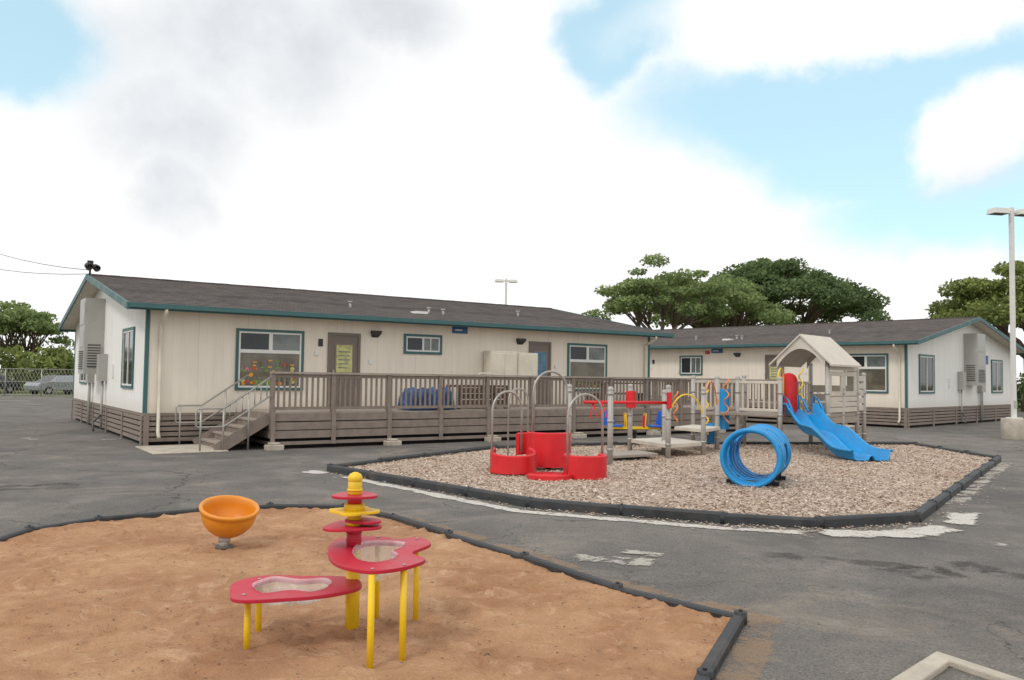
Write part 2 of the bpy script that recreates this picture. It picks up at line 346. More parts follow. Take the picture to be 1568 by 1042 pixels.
    for wi,(a0,a1,z0,z1,st) in enumerate(wins):
        rr=window(wm,0,a0,a1,z0,z1,0,st)
        if rr and art:
            i0,i1,j0,j1=rr
            rd=random.Random(int(a0*10)); W_=(i1-i0)
            if wi==0:
                for q,ch in enumerate('WELCOME'):
                    lw=.12; fx=i0+.13+(W_-.38)*q/6; fz=j1-.36-.012*(q-3)**2; kk=['pinkart','oraart','greenart','oraart','greenart','redart','oraart'][q]
                    for si,(ax,az,bx_,bz) in enumerate(GLY[ch]):
                        wm.beam((fx+ax*lw,-.0095-.0006*si,fz+az*.17),(fx+bx_*lw+1e-4,-.0095-.0006*si,fz+bz*.17),.002,.034,kk)
            for q in range(34 if wi==0 else 12):
                x=rd.uniform(i0+.06,i1-.12); z=j0+.05+rd.random()**1.6*.42; s=rd.uniform(.03,.08); kk=rd.choice(['greenart','greenart','greenart','oraart','yel_paper','redart'])
                wm.add([(x+s*math.cos(a*1.047+q)*rd.uniform(.5,1.2),-.0115-q*.00012,z+s*math.sin(a*1.047+q)*rd.uniform(.5,1.2)) for a in range(6)],[(0,1,2,3,4,5)[::-1]],kk)
    for z in leftend: window(wm,1,z[0],z[1],z[2],z[3],0,'side')
    for z in rightend: window(wm,1,z[0],z[1],z[2],z[3],LEN,'side',1)
    wm.obj('windows',E)
    d=MB()
    for a0,a1,pane in doors: doorf(d,a0,a1,.86,2.94,pane)
    d.obj('doors',E)
    a=MB()
    for sx,sg in ((0,-1),(LEN,1)):
        def bx(d0,d1,y0,y1,z0,z1,kk):
            lo,hi=sorted((sx+sg*d0,sx+sg*d1)); a.box(lo,hi,y0,y1,z0,z1,kk)
        bx(0,.55,6.3,7.4,1.7,4.0,'acgrey'); bx(.55,.565,6.36,7.34,3.2,3.9,'acgrey'); bx(.55,.56,6.4,7.3,2.5,3.1,'acgrey')
        for i in range(9): bx(.55,.58,6.45,7.25,1.85+i*.065,1.88+i*.065,'acdark')
        bx(.1,.45,6.29,6.3,1.9,2.6,'acdark')
        for i in range(8): bx(.08,.47,6.27,6.29,1.95+i*.08,1.985+i*.08,'acgrey')
        bx(0,.25,5.5,5.85,1.5,2.3,'acgrey'); bx(0,.2,8.0,8.5,1.4,2.2,'acgrey')
        bx(0,.03,4.4,4.6,1.6,2.0,'white'); bx(.0,.02,9.2,9.5,2.7,3.1,'signblue')
        for y in (5.68,8.2,8.35): a.tube([(sx+sg*.1,y,2.0 if y>6 else 1.5),(sx+sg*.1,y,.1)],.035,'acgrey',8)
        a.tube([(sx+sg*.1,5.68,.5),(sx+sg*.35,5.5,.3),(sx+sg*.35,5.3,.05)],.03,'acdark',8)
    a.obj('air_conditioning_units',E)
    l=MB()
    for x,z in lamps:
        l.box(x-.14,x+.14,-.16,0,z-.02,z+.06,'lampdark'); l.add([(x-.13,-.15,z-.02),(x+.13,-.15,z-.02),(x+.1,-.01,z-.13),(x-.1,-.01,z-.13),(x-.13,-.01,z-.02),(x+.13,-.01,z-.02)],[(3,2,1,0),(0,4,3),(1,2,5)],'lampdark')
    for x0s,x1s,z0,z1,kk in signs:
        l.box(x0s,x1s,-.03,0,z0,z1,kk); l.box(x0s+.08,x1s-.2,-.034,-.03,(z0+z1)/2-.02,(z0+z1)/2+.02,'white')
    for x in (4.3,5.9,10.6,12.5):
        l.box(x-.05,x+.05,-.035,0,2.3 if x<5 else 2.1,2.42 if x<5 else 2.22,'white')
    l.box(4.35,4.47,-.03,0,2.55,2.75,'lampdark')
    for x,y in ((5.9,1.5),(8.4,1.2),(8.8,1.0),(12.5,2.2)):
        z=ZE+(y+OV)*K; l.tube([(x,y,z-.05),(x,y,z+.18)],.04,'acgrey',8); l.tube([(x,y,z+.16),(x,y,z+.2)],.07,'acgrey',8)
    y=1.1; x=8.0; z=ZE+(y+OV)*K; l.box(x-.2,x+.2,y-.2,y+.2,z-.02,z+.06,'white')
    l.obj('wall_lights_signs_and_vents',E)
    return E
angA=math.atan2(.568,.823)
A=classroom('portable_classroom',(-8.84,19.87,0),angA,
  [(2.14,3.94,1.35,2.94,'big'),(6.93,8.19,2.42,3.0,'slide2'),(12.97,14.69,1.35,2.94,'big')],
  [(4.62,5.57,'yel_paper'),(11.4,12.27,'doorblue')],[(6.02,2.98),(11.04,2.95)],[(8.55,9.08,3.08,3.28,'signblue')],[],[(1.4,3.0,1.35,2.94),(9.6,11.2,1.35,2.94)],True)
f=MB(); f.tube([(-.45,RIDGE-.1,ZR),(-.45,RIDGE-.1,ZR+.3)],.03,'lampdark',8)
for dx,dy in ((-.12,-.12),(.12,.1)):
    f.lathe([(.02,0),(.09,.05),(.11,.2),(.10,.2),(.0,.1)],'lampdark',(-.45+dx,RIDGE-.1+dy,ZR+.28),12,Matrix.Rotation(R(120),4,'X')@Matrix.Rotation(R(20),4,'Y'))
f.box(-.53,-.37,RIDGE-.16,RIDGE-.04,ZR+.25,ZR+.42,'lampdark')
f.obj('floodlight',A)
angB=R(-47); uB=Vector((math.cos(angB),math.sin(angB),0)); cB=Vector((15.5,32.3,0)); oB=cB-uB*LEN
B=classroom('portable_classroom',tuple(oB),angB,
  [(6.0,7.3,2.0,2.94,'slide2'),(14.2,16.0,1.35,2.94,'big')],[(2.2,3.1,'blind'),(10.6,11.5,'yel_paper')],[(9.2,2.98)],[(7.8,8.4,3.05,3.25,'signblue'),(7.45,7.7,3.0,3.15,'signred')],[(1.2,2.8,1.35,2.94),(9.9,11.5,1.35,2.94)],[])
# ------------------------------------------------------------------ decks
def deck(name,loc,rot,s0,s1,stair,backrail=None,wd=2.2):
    E=empty(name,loc,rot); d=MB()
    n=int((wd-.06)/.14)
    for i in range(n+1):
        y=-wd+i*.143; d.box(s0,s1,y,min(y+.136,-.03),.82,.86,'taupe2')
    for z0,z1 in ((.66,.845),(.46,.64),(.26,.44),(.10,.18)):
        x=s0
        while x<s1-.01:
            xe_=min(s1,x+3.05); o_=random.uniform(-.004,.004); d.box(x+.003,xe_-.003,-wd-.04+o_,-wd-.003,z0+o_,z1+o_,'taupe'); x=xe_
        d.box(s0-.04,s0-.003,-wd,-.03,z0,z1,'taupe'); d.box(s1+.003,s1+.04,-wd,-.03,z0,z1,'taupe')
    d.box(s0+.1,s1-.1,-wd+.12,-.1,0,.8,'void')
    d.obj('deck_boards_and_skirt',E)
    r=MB()
    runs=[((s0,-wd+.03),(s1,-wd+.03))]
    if stair!='R': runs.append(((s1-.03,-wd),(s1-.03,-.05)))
    else: runs.append(((s0+.03,-wd),(s0+.03,-.05)))
    if backrail: runs.append(((backrail[0],-.06),(backrail[1],-.06)))
    for a,b in runs:
        a=Vector((*a,0));b=Vector((*b,0)); Ln=(b-a).length; dr=(b-a)/Ln; rot2=math.atan2(dr.y,dr.x)
        npn=max(1,round(Ln/1.52))
        for i in range(npn+1):
            q=a+dr*(Ln*i/npn); r.box(-.05,.05,-.05,.05,.86,1.79,'taupe',rot2,(q.x,q.y))
            if a.y<-wd+.1 and abs(dr.y)<.1: r.box(-.05,.05,-.115,-.076,.1,.95,'taupe',rot2,(q.x,q.y))
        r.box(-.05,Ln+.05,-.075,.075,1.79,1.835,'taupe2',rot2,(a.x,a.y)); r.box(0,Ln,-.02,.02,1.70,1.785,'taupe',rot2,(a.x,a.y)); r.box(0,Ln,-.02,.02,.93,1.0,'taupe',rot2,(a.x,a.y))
        nb=int(Ln/.14)
        for i in range(1,nb):
            q=a+dr*(Ln*i/nb+random.uniform(-.004,.004)); r.box(-.022,.022,-.022,.018,.998,1.702,'taupe',rot2,(q.x,q.y))
    r.obj('railing',E,0)
    sg=-1 if stair=='L' else 1; xs=s0 if stair=='L' else s1
    st=MB(); ns=5; run=.28; rise=.86/(ns)
    for i in range(1,ns):
        xa=xs+sg*(i-1)*run; xb=xs+sg*(i*run+.03); lo,hi=sorted((xa,xb)); z=.86-i*rise
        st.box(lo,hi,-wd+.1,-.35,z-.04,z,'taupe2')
        lo,hi=sorted((xs+sg*(i*run-.02),xs+sg*i*run)); st.box(lo,hi,-wd+.12,-.37,z-rise+.0,z-.041,'taupe')
    xe=xs+sg*(ns-1)*run
    for y in (-wd+.08,-.33): st.beam((xs+sg*.05,y,.74),(xe+sg*.15,y,.02),.04,.26,'taupe')
    for y in (-wd+.0,-.25):
        top=[(xs-sg*.0,y,1.74),(xe,y,.98),(xe+sg*.55,y,.98),(xe+sg*.6,y,.94),(xe+sg*.6,y,.6),(xe+sg*.55,y,.56),(xe,y,.56),(xs,y,1.3)]
        st.tube(top,.022,'pipe',8)
        for xx,zt in ((xe,.98),(xe+sg*.5,.98),(xs+sg*.55,1.36)): st.tube([(xx,y,0),(xx,y,zt)],.022,'pipe',8)
    for i in range(1,8):
        f=i/8; x=xs+(xe-xs)*f; st.tube([(x,-wd,1.3+(.56-1.3)*f),(x,-wd,1.74+(.98-1.74)*f)],.012,'pipe',6)
    st.obj('stairs_and_handrails',E)
    ft=MB()
    for i in range(int((s1-s0)/3.05)+1):
        x=s0+i*3.05; ft.box(x-.2,x+.2,-wd-.32,-wd-.06,0,.13,'conc'); ft.box(x-.12,x+.12,-wd-.28,-wd-.08,.13,.18,'conc')
    lo,hi=sorted((xe-sg*.1,xe+sg*1.5)); ft.box(lo,hi,-wd-.15,-.3,0,.035,'conc')
    ft.obj('footings_and_pad',E,.02)
    return E
deck('wooden_deck',(-8.84,19.87,0),angA,2.4,19.0,'L',(16.9,19.0))
deck('wooden_deck',tuple(oB),angB,1.5,12.6,'R')
def A2W(s,t,z=0): return Vector((-8.84+.823*s-.568*t,19.87+.568*s+.823*t,z))
c=MB(); c.box(0,.97,-.5,-.05,.86,2.58,'cream'); c.box(1.0,1.75,-.5,-.05,.86,2.55,'cream')
for x in (.04,.5,1.04): c.box(x,x+(.43 if x<1 else .66),-.515,-.5,.95,2.5,'cream')
c.box(.46,.49,-.54,-.516,1.6,1.8,'acdark')
o=c.obj('storage_cabinet',bevel=.01); o.location=A2W(9.65,0); o.rotation_euler=(0,0,angA)
c=MB()
nx,ny=24,14; vs=[];fs=[]
for i in range(nx+1):
    for j in range(ny+1):
        x=i/nx*1.4; y=j/ny*.8; ed=min(i,nx-i,j*1.5,(ny-j)*1.5); z=.25+min(1,ed/3)*.3+.14*noise.noise((x*5,y*5,0)); x+=.04*noise.noise((x*6,y*6,5)); y+=.05*noise.noise((x*8,y*6,9))
        if ed==0: z=.02
        vs.append((x,y,z))
for i in range(nx):
    for j in range(ny): a=i*(ny+1)+j; fs.append((a,a+ny+1,a+ny+2,a+1))
c.add(vs,fs,'bluetarp',True); o=c.obj('blue_tarp_cover'); o.location=A2W(6.2,-1.9,.86); o.rotation_euler=(0,0,angA)
c=MB(); c.box(0,1.7,0,.7,.62,.68,'wood')
for x in (0,1.6):
    for y in (0,.6): c.box(x,x+.1,y,y+.1,0,.62,'wood')
for i in range(3): c.box(.1,1.6,.02,.06,.12+i*.17,.26+i*.17,'wood')
c.box(0,1.7,-.02,.0,.45,.6,'wood')
o=c.obj('wooden_planter_table',bevel=.008); o.location=A2W(7.9,-1.5,.86); o.rotation_euler=(0,0,angA)
c=MB(); c.box(0,2.2,0,.12,.75,.80,'wood'); c.box(0,2.2,.2,.9,.40,.45,'wood')
for x in (.1,2.0): c.box(x,x+.1,.1,.85,0,.40,'wood'); c.box(x,x+.1,.0,.1,0,.75,'wood')
o=c.obj('deck_bench',bevel=.008); o.location=A2W(13.4,-1.2,.86); o.rotation_euler=(0,0,angA)
c=MB(); c.tube([(0,0,0),(0,0,.98),(.04,0,1.02),(.46,0,1.02),(.5,0,.98),(.5,0,0)],.02,'cream',8); c.tube([(0,0,.6),(.5,0,.6)],.02,'cream',8); c.tube([(0,.0,.02),(0,.4,.02)],.02,'cream',8); c.tube([(.5,.0,.02),(.5,.4,.02)],.02,'cream',8)
o=c.obj('deck_easel_frame'); o.location=A2W(8.95,-.9,.86); o.rotation_euler=(0,0,angA)
# ------------------------------------------------------------------ play areas
def border(name,P,h,w,z0=.0):
    mb=MB(); n=len(P)
    for i in range(n):
        a=Vector((*P[i],0)); b=Vector((*P[(i+1)%n],0)); Ln=(b-a).length; k=max(1,round(Ln/1.25)); rot=math.atan2(b.y-a.y,b.x-a.x)
        for j in range(k):
            l0=Ln*j/k+.012; l1=Ln*(j+1)/k-.012; w2=w/2; hz=h+random.uniform(-.012,.012); dy=random.uniform(-.012,.012)
            sec=[(-w2,z0),(-w2,hz*.8),(-w2*.6,hz),(w2*.6,hz),(w2,hz*.8),(w2,z0)]
            vs=[]; c_,s_=math.cos(rot),math.sin(rot); dz=random.uniform(-.008,.008)
            for q_,l in enumerate((l0,l1)):
                for y,z in sec: yy=y+dy; vs.append((a.x+l*c_-yy*s_,a.y+l*s_+yy*c_,z+(dz*q_ if z>z0 else 0)))
            mb.add(vs,[(0,1,7,6),(1,2,8,7),(2,3,9,8),(3,4,10,9),(4,5,11,10),(0,5,4,3,2,1)[::-1],(6,7,8,9,10,11)[::-1]],'rubber')
            q=a+(b-a)*(j/k); mb.tube([(q.x,q.y,0),(q.x,q.y,h+.010),],w*.55,'rubber',10); mb.tube([(q.x,q.y,h+.010),(q.x,q.y,h+.024)],.014,'rubber',8)
    return mb.obj(name)
def inside(P,x,y):
    r=False; n=len(P); j=n-1
    for i in range(n):
        xi,yi=P[i];xj,yj=P[j]
        if (yi>y)!=(yj>y) and x<(xj-xi)*(y-yi)/(yj-yi)+xi: r=not r
        j=i
    return r
S=[(-5.6,6.0),(-5.15,8.06),(-5.2,9.0),(-4.79,9.68),(-3.88,10.4),(-3.13,10.84),(-2.17,10.8),(-1.42,10.1),(-.66,9.08),(.147,8.0),(.897,6.86),(1.70,6.10),(1.15,4.876),(.55,3.3),(-2,2.4),(-5,3.2)]
border('play_area_border',S,.085,.085)
g=MB(); g.prism(S,.006,.02,'sand')
x0,x1,y0,y1=-6,2,2.2,11.2; st=.04; nx=int((x1-x0)/st); ny=int((y1-y0)/st); idx={}
vs=[];fs=[]
Z=np.zeros((nx+1,ny+1))
for _ in range(1100):
    fx,fy,fa=random.uniform(x0,x1),random.uniform(y0,y1),random.uniform(0,6.28); sc_=random.uniform(.6,1.3)
    i0=int((fx-x0)/st);j0=int((fy-y0)/st)
    for i in range(max(0,i0-6),min(nx,i0+7)):
        for j in range(max(0,j0-6),min(ny,j0+7)):
            dx=x0+i*st-fx;dy=y0+j*st-fy; u=dx*math.cos(fa)+dy*math.sin(fa);v=-dx*math.sin(fa)+dy*math.cos(fa)
            r=math.sqrt((u/(.14*sc_))**2+(v/(.065*sc_))**2)
            if r<1.7: Z[i,j]+= -.022*(1-r*r) if r<1 else .012*(1.7-r)
def sandz(x,y): return .042+.02*noise.fractal((x*1.1,y*1.1,0),1,2,3)+.013*noise.noise((x*6,y*6,3))+.007*noise.noise((x*14,y*14,3))
for i in range(nx+1):
    for j in range(ny+1):
        x=x0+i*st;y=y0+j*st
        if inside(S,x,y): idx[i,j]=len(vs); vs.append((x,y,max(.022,sandz(x,y)+max(-.03,Z[i,j]))))
for (i,j) in list(idx):
    q=[(i,j),(i+1,j),(i+1,j+1),(i,j+1)]
    if all(k in idx for k in q): fs.append(tuple(idx[k] for k in q))
g.add(vs,fs,'sand',True)
V=[];F=[]
for i in range(1400):   # twigs and crumbs lying on the sand
    x=random.uniform(x0,x1);y=random.uniform(2.6,11)
    if not inside(S,x,y): continue
    l=random.uniform(.004,.014);w_=random.uniform(.002,.006);a_=random.uniform(0,6.28);ca,sa=math.cos(a_),math.sin(a_);z=sandz(x,y)+.014;o=len(V)
    for p_,q_ in ((-l,-w_),(l,-w_),(l,w_),(-l,w_)): V.append((x+p_*ca-q_*sa,y+p_*sa+q_*ca,z+random.uniform(-.003,.004)))
    F.append((o,o+1,o+2,o+3))
g.add(V,F,'wood'); g.obj('sand_play_area')
C=[(-3.3,15.2),(.28,11.35),(2.65,10.3),(3.77,10.08),(5.19,10.6),(11.2,19.0),(11.27,23.0),(3.76,22.0),(-.36,19.97)]
border('play_area_border',C,.13,.12)
g=MB(); g.prism(C,.006,.055,'chipbase')
N=42000; pts=[]
while len(pts)<N:
    x=random.uniform(-3.4,11.3);y=10.0+(13)*random.random()**1.4
    if inside(C,x,y): pts.append((x,y))
V=[];F=[]
for i,(x,y) in enumerate(pts):
    l=random.uniform(.012,.038);w=random.uniform(.006,.014);a=random.uniform(0,6.28);t1=random.uniform(-.4,.4);t2=random.uniform(-.5,.5)
    ca,sa=math.cos(a),math.sin(a); z=.064+random.uniform(0,.014)+.012*noise.noise((x,y,0)); o=len(V)
    for p,q in ((-l,-w),(l,-w*.6),(l*.8,w),(-l,w*.8)): V.append((x+p*ca-q*sa,y+p*sa+q*ca,z+p*t1+q*t2))
    F.append((o,o+1,o+2,o+3))
g.add(V,F,'chip')
V=[];F=[]
for i in range(900):
    k_=random.randrange(0,5); a=Vector(C[k_]);b=Vector(C[k_+1]); d=(b-a).normalized(); n_=Vector((d.y,-d.x)); q=a.lerp(b,random.random())+n_*(.08+abs(random.gauss(0,.22)))
    l=random.uniform(.01,.03);w=random.uniform(.005,.012);a_=random.uniform(0,6.28);ca,sa=math.cos(a_),math.sin(a_);o=len(V)
    for p_,q_ in ((-l,-w),(l,-w*.6),(l*.8,w),(-l,w*.8)): V.append((q.x+p_*ca-q_*sa,q.y+p_*sa+q_*ca,.024+p_*random.uniform(-.2,.2)))
    F.append((o,o+1,o+2,o+3))
g.add(V,F,'chip'); g.obj('wood_chip_bed')
patches('painted_line',[([(-3.9,15.2),(-3.15,14.8)],.5,.012),([(-2.95,14.5),(.1,11.0),(2.55,9.93),(3.6,9.7)],.30,.012),([(3.5,9.72),(4.6,9.68),(5.5,10.25)],.55,.016),([(5.6,10.3),(6.3,11.5)],.5,.016)],'paint')
patches('worn_paint_patch',[([(.45,8.25),(1.0,8.15),(1.6,8.0)],.5,.012),([(1.0,8.6),(1.7,8.3)],.3,.016),([(6.4,12.0),(8.8,15.4),(11.3,18.8)],.45,.012),([(5.2,9.3),(5.7,9.0)],.3,.012),([(-10.7,21.2),(-10.1,22.3)],.5,.012),([(-12.0,21),(-13,22)],.4,.012)],'paint2')
patches('sand_dust',[([(x+.0,y+.0) for x,y in ((-5.3,9.25),(-4.85,9.9),(-3.9,10.65),(-3.1,11.1),(-2.1,11.05),(-1.3,10.3),(-.5,9.25),(.3,8.15),(1.05,7.0),(1.9,6.2),(1.35,4.9),(.8,3.6))],.5,.008)],'dust')
patches('asphalt_stain',[([(3.4,7.6),(4.9,8.2)],.9,.0085),([(-.5,13),(-2,13.7)],.7,.0085),([(-6.5,13),(-8.8,12)],1.2,.0085),([(6.9,9.5),(9,12.3)],1.0,.0085),([(2.4,8.6),(6,7.2)],.5,.0115)],'stain')
p=MB()
for y in (38,41,44,47): p.add([(-34,y,.008),(-28,y+1,.008),(-28,y+1.15,.008),(-34,y+.15,.008)],[(0,1,2,3)],'white')
p.obj('parking_lines')
g=MB(); V=[];F=[]
for i in range(1400):
    x=random.uniform(-10,12);y=3+16*random.random()**1.3
    if inside(C,x,y) or inside(S,x,y): continue
    l=random.uniform(.005,.02);a_=random.uniform(0,6.28);o=len(V)
    for j in range(4): V.append((x+l*math.cos(a_+j*1.57)*(1 if j%2 else .5),y+l*math.sin(a_+j*1.57)*(1 if j%2 else .5),.012+random.uniform(0,.008)))
    F.append((o,o+1,o+2,o+3))
g.add(V,F,'wood'); g.obj('leaf_litter')
k=MB()
apex=Vector((2.78,5.42)); l=Vector((-.72,-.70)).normalized(); r=Vector((.46,-.89)).normalized()
k.prism([tuple(apex),tuple(apex+l*2.2),tuple(apex+l*2.2+Vector((.13,-.09))),tuple(apex+Vector((-.01,-.18))),tuple(apex+r*2.2+Vector((-.14,-.02))),tuple(apex+r*2.2)],0,.05,'conc')
k.obj('concrete_kerb',bevel=.012)
# ------------------------------------------------------------------ spinner cup
E=empty('spinner_cup'); c=MB(); tilt=Matrix.Rotation(R(13),4,'X')@Matrix.Rotation(R(9),4,'Y')
prof=[(.0,-.30)]
for i in range(1,14):
    a=i/13*math.pi/2; prof.append((.27*math.sin(a),-.27*math.cos(a)))
prof+= [(.285,.01),(.292,.03),(.284,.045),(.265,.045),(.25,.03)]
for i in range(12,-1,-1):
    a=i/13*math.pi/2; prof.append((.243*math.sin(a),-.235*math.cos(a)))
c.lathe(prof,'orange',(-2.81,8.32,.405),48,tilt); c.obj('bowl',E)
c=MB(); c.tube([(-2.84,8.28,.0),(-2.84,8.28,.10),(-2.83,8.30,.15)],[.05,.045,.04],'pipe',14); c.tube([(-2.84,8.28,.04),(-2.84,8.28,.07)],.085,'acdark',16); c.tube([(-2.84,8.28,.10),(-2.84,8.29,.14)],.06,'post',14)
c.obj('pedestal',E)
# ------------------------------------------------------------------ sand and water table
E=empty('sand_and_water_table')
def smoothpoly(P,k=6):
    n=len(P); out=[]
    for i in range(n):
        p0,p1,p2,p3=[Vector(P[(i+d)%n]) for d in (-1,0,1,2)]
        for j in range(k):
            t=j/k; out.append(tuple(.5*((2*p1)+(p2-p0)*t+(2*p0-5*p1+4*p2-p3)*t*t+(3*p1-p0-3*p2+p3)*t**3)))
    return out
def plate(mb,outer,hole,z,th,k):
    n=len(hole); cx=sum(h[0] for h in hole)/n; cy=sum(h[1] for h in hole)/n
    def ray(P,a):
        best=None;d=Vector((math.cos(a),math.sin(a)))
        for i in range(len(P)):
            p=Vector(P[i])-Vector((cx,cy));q=Vector(P[(i+1)%len(P)])-Vector((cx,cy)); e=q-p; den=d.x*e.y-d.y*e.x
            if abs(den)<1e-9: continue
            t=(p.x*e.y-p.y*e.x)/den; u=(p.x*d.y-p.y*d.x)/den
            if t>0 and -1e-6<=u<=1+1e-6 and (best is None or t>best): best=t
        return (cx+d.x*best,cy+d.y*best)
    K_=96; O=[ray(outer,2*math.pi*i/K_) for i in range(K_)]; H=[ray(hole,2*math.pi*i/K_) for i in range(K_)]
    vs=[(x,y,zz) for zz in (z,z-th) for P in (O,H) for x,y in P]; fs=[]
    for i in range(K_):
        j=(i+1)%K_; fs+= [(i,j,K_+j,K_+i),(2*K_+i,3*K_+i,3*K_+j,2*K_+j),(i,2*K_+i,2*K_+j,j),(K_+i,K_+j,3*K_+j,3*K_+i)]
    mb.add(vs,fs,k)
    return H,(cx,cy)
def basin(mb,H,c,z,dp,k):
    K_=len(H); vs=[];fs=[];st=[(1.06,.012),(1.0,.006),(.97,-.3),(.9,-.75),(.7,-1),(.35,-1.05),(.02,-1.0)]
    for f,d in st:
        for i,(x,y) in enumerate(H): vs.append((c[0]+(x-c[0])*f,c[1]+(y-c[1])*f,z+(d*dp if d<0 else d)+(.014*math.sin(i*.5)+.01*math.sin(i*.21+2) if d<-.5 else 0)))
    for s_ in range(len(st)-1):
        for i in range(K_): j=(i+1)%K_; fs.append((s_*K_+i,s_*K_+j,(s_+1)*K_+j,(s_+1)*K_+i))
    mb.add(vs,fs,k,True)
up=smoothpoly([(-1.236,5.70),(-1.10,5.2),(-.86,4.98),(-.66,5.06),(-.53,5.30),(-.64,5.5),(-.545,5.8),(-.66,6.03),(-.8,5.93),(-.93,6.04),(-1.185,5.97)])
low=smoothpoly([(-1.77,5.30),(-1.66,5.11),(-1.35,5.17),(-1.13,5.27),(-.97,5.47),(-1.08,5.72),(-1.415,5.74),(-1.70,5.72),(-1.82,5.52)])
t=MB(); hu=smoothpoly([(-1.03,5.58),(-.98,5.32),(-.84,5.2),(-.72,5.36),(-.78,5.52),(-.72,5.72),(-.84,5.80),(-.99,5.76)])
hl=smoothpoly([(-1.66,5.45),(-1.55,5.28),(-1.40,5.36),(-1.25,5.33),(-1.18,5.48),(-1.25,5.62),(-1.40,5.58),(-1.58,5.64)])
H1,c1=plate(t,up,hu,.615,.024,'crimson'); H2,c2=plate(t,low,hl,.395,.024,'crimson'); t.obj('table_tops',E,.004)
t=MB(); basin(t,H1,c1,.617,.13,'clear'); basin(t,H2,c2,.397,.10,'clear'); t.obj('clear_basins',E)
t=MB()
for x,y,z in ((-.82,4.99,.59),(-.645,5.12,.59),(-.945,5.98,.59),(-.66,5.95,.59),(-1.655,5.30,.37),(-1.68,5.62,.37)):
    t.tube([(x,y,0),(x,y,z)],.021,'yellow',16)
cx,cy=-1.065,5.70
t.tube([(cx,cy,0),(cx,cy,.595)],.047,'yellow',24)
t.obj('legs',E)
t=MB()
for x,y in ((-.82,5.01),(-.645,5.13),(-.945,5.98),(-.66,5.95)): t.tube([(x,y,.615),(x,y,.621)],.012,'pipe',10)
for x,y in ((-1.655,5.22),(-1.68,5.62)): t.tube([(x,y,.395),(x,y,.401)],.012,'pipe',10)
t.obj('bolts',E)
t=MB()
def cyl(z0,z1,r,k): 
    t.lathe([(0,z0),(r-.004,z0),(r,z0+.004),(r,z1-.004),(r-.004,z1),(0,z1)],k,(cx,cy,0),32)
cyl(.617,.70,.05,'crimson'); cyl(.70,.733,.056,'crimson'); cyl(.753,.79,.055,'yellow'); cyl(.79,.835,.048,'yellow'); cyl(.856,.90,.07,'yellow'); cyl(.90,.942,.05,'red')
def disc(z,r0,lob,k,ph=0,amp=.12,dx=0,dy=0):
    P=[(cx+dx+r0*(1+amp*math.cos(lob*a+ph))*math.cos(a),cy+dy+r0*(1+amp*math.cos(lob*a+ph))*math.sin(a)) for a in [2*math.pi*i/60 for i in range(60)]]; t.prism(P,z,z+.018,k)
disc(.735,.185,3,'crimson',.6,.16,-.02); disc(.838,.155,4,'yellow',.3,.14); disc(.944,.15,3,'crimson',1.2,.1); disc(.772,.11,2,'crimson',.8,.2,.06)
cyl(.962,1.05,.047,'yellow'); t.lathe([(.045,1.05),(.05,1.06),(.05,1.08),(.038,1.10),(.015,1.112),(0,1.114)],'yellow',(cx,cy,0),24); cyl(.985,1.0,.053,'yellow')
cyl(.64,.655,.056,'crimson')
t.obj('spinning_discs',E,.003)
# ------------------------------------------------------------------ stepping pods
E=empty('stepping_pod_climber'); t=MB()
def pod(c,r,a0,a1,z0,z1,zf=None): 
    t.arcwall(c,r,a0,a1,z0,z1,.06,'red',28,zf)
pod((.05,14.9),.42,150,400,.08,.5,lambda f:.50-.1*math.sin(f*math.pi)); t.lathe([(0,.12),(.37,.12),(.38,.09),(.0,.09)],'red',(.05,14.9,0),28)
pod((1.3,14.4),.38,140,400,.06,.46); t.lathe([(0,.12),(.34,.12),(.34,.09),(.0,.09)],'red',(1.3,14.4,0),28)
pod((.72,15.7),.42,-180,10,.12,.76); pod((.3,15.75),.2,60,190,.3,.72); t.lathe([(0,.35),(.37,.35),(.37,.3),(.0,.3)],'red',(.72,15.7,0),28)
pod((.68,14.25),.42,205,335,.03,.15); t.lathe([(0,.12),(.40,.12),(.40,.09),(.0,.09)],'red',(.68,14.25,0),28)
t.obj('pods',E)
t=MB()
for x,y in ((.05,14.9),(1.3,14.4),(.72,15.7),(.68,14.25)): t.tube([(x,y,0),(x,y,.3 if y>15.5 else .1)],.06,'black',12)
t.obj('stems',E)
t=MB()
def arch(a,b,z0,z1,zt,r=.022,k='pipe'):
    a=Vector(a);b=Vector(b);h=(b-a)/2; rad=h.length; c=(a+b)/2; P=[(a.x,a.y,z0)]
    for i in range(13):
        th=math.pi*i/12; q=c-h*math.cos(th); P.append((q.x,q.y,zt-rad+rad*math.sin(th)))
    P.append((b.x,b.y,z1)); t.tube(P,r,k,10)
arch((-.33,14.75),(.2,15.2),.15,.4,1.52); arch((.42,15.5),(1.08,15.9),.4,.4,1.9); arch((.98,14.2),(1.62,14.6),.15,.3,1.5)
arch((-.05,16.6),(.35,16.9),.0,.0,1.55,.018)
t.obj('arch_handles',E)
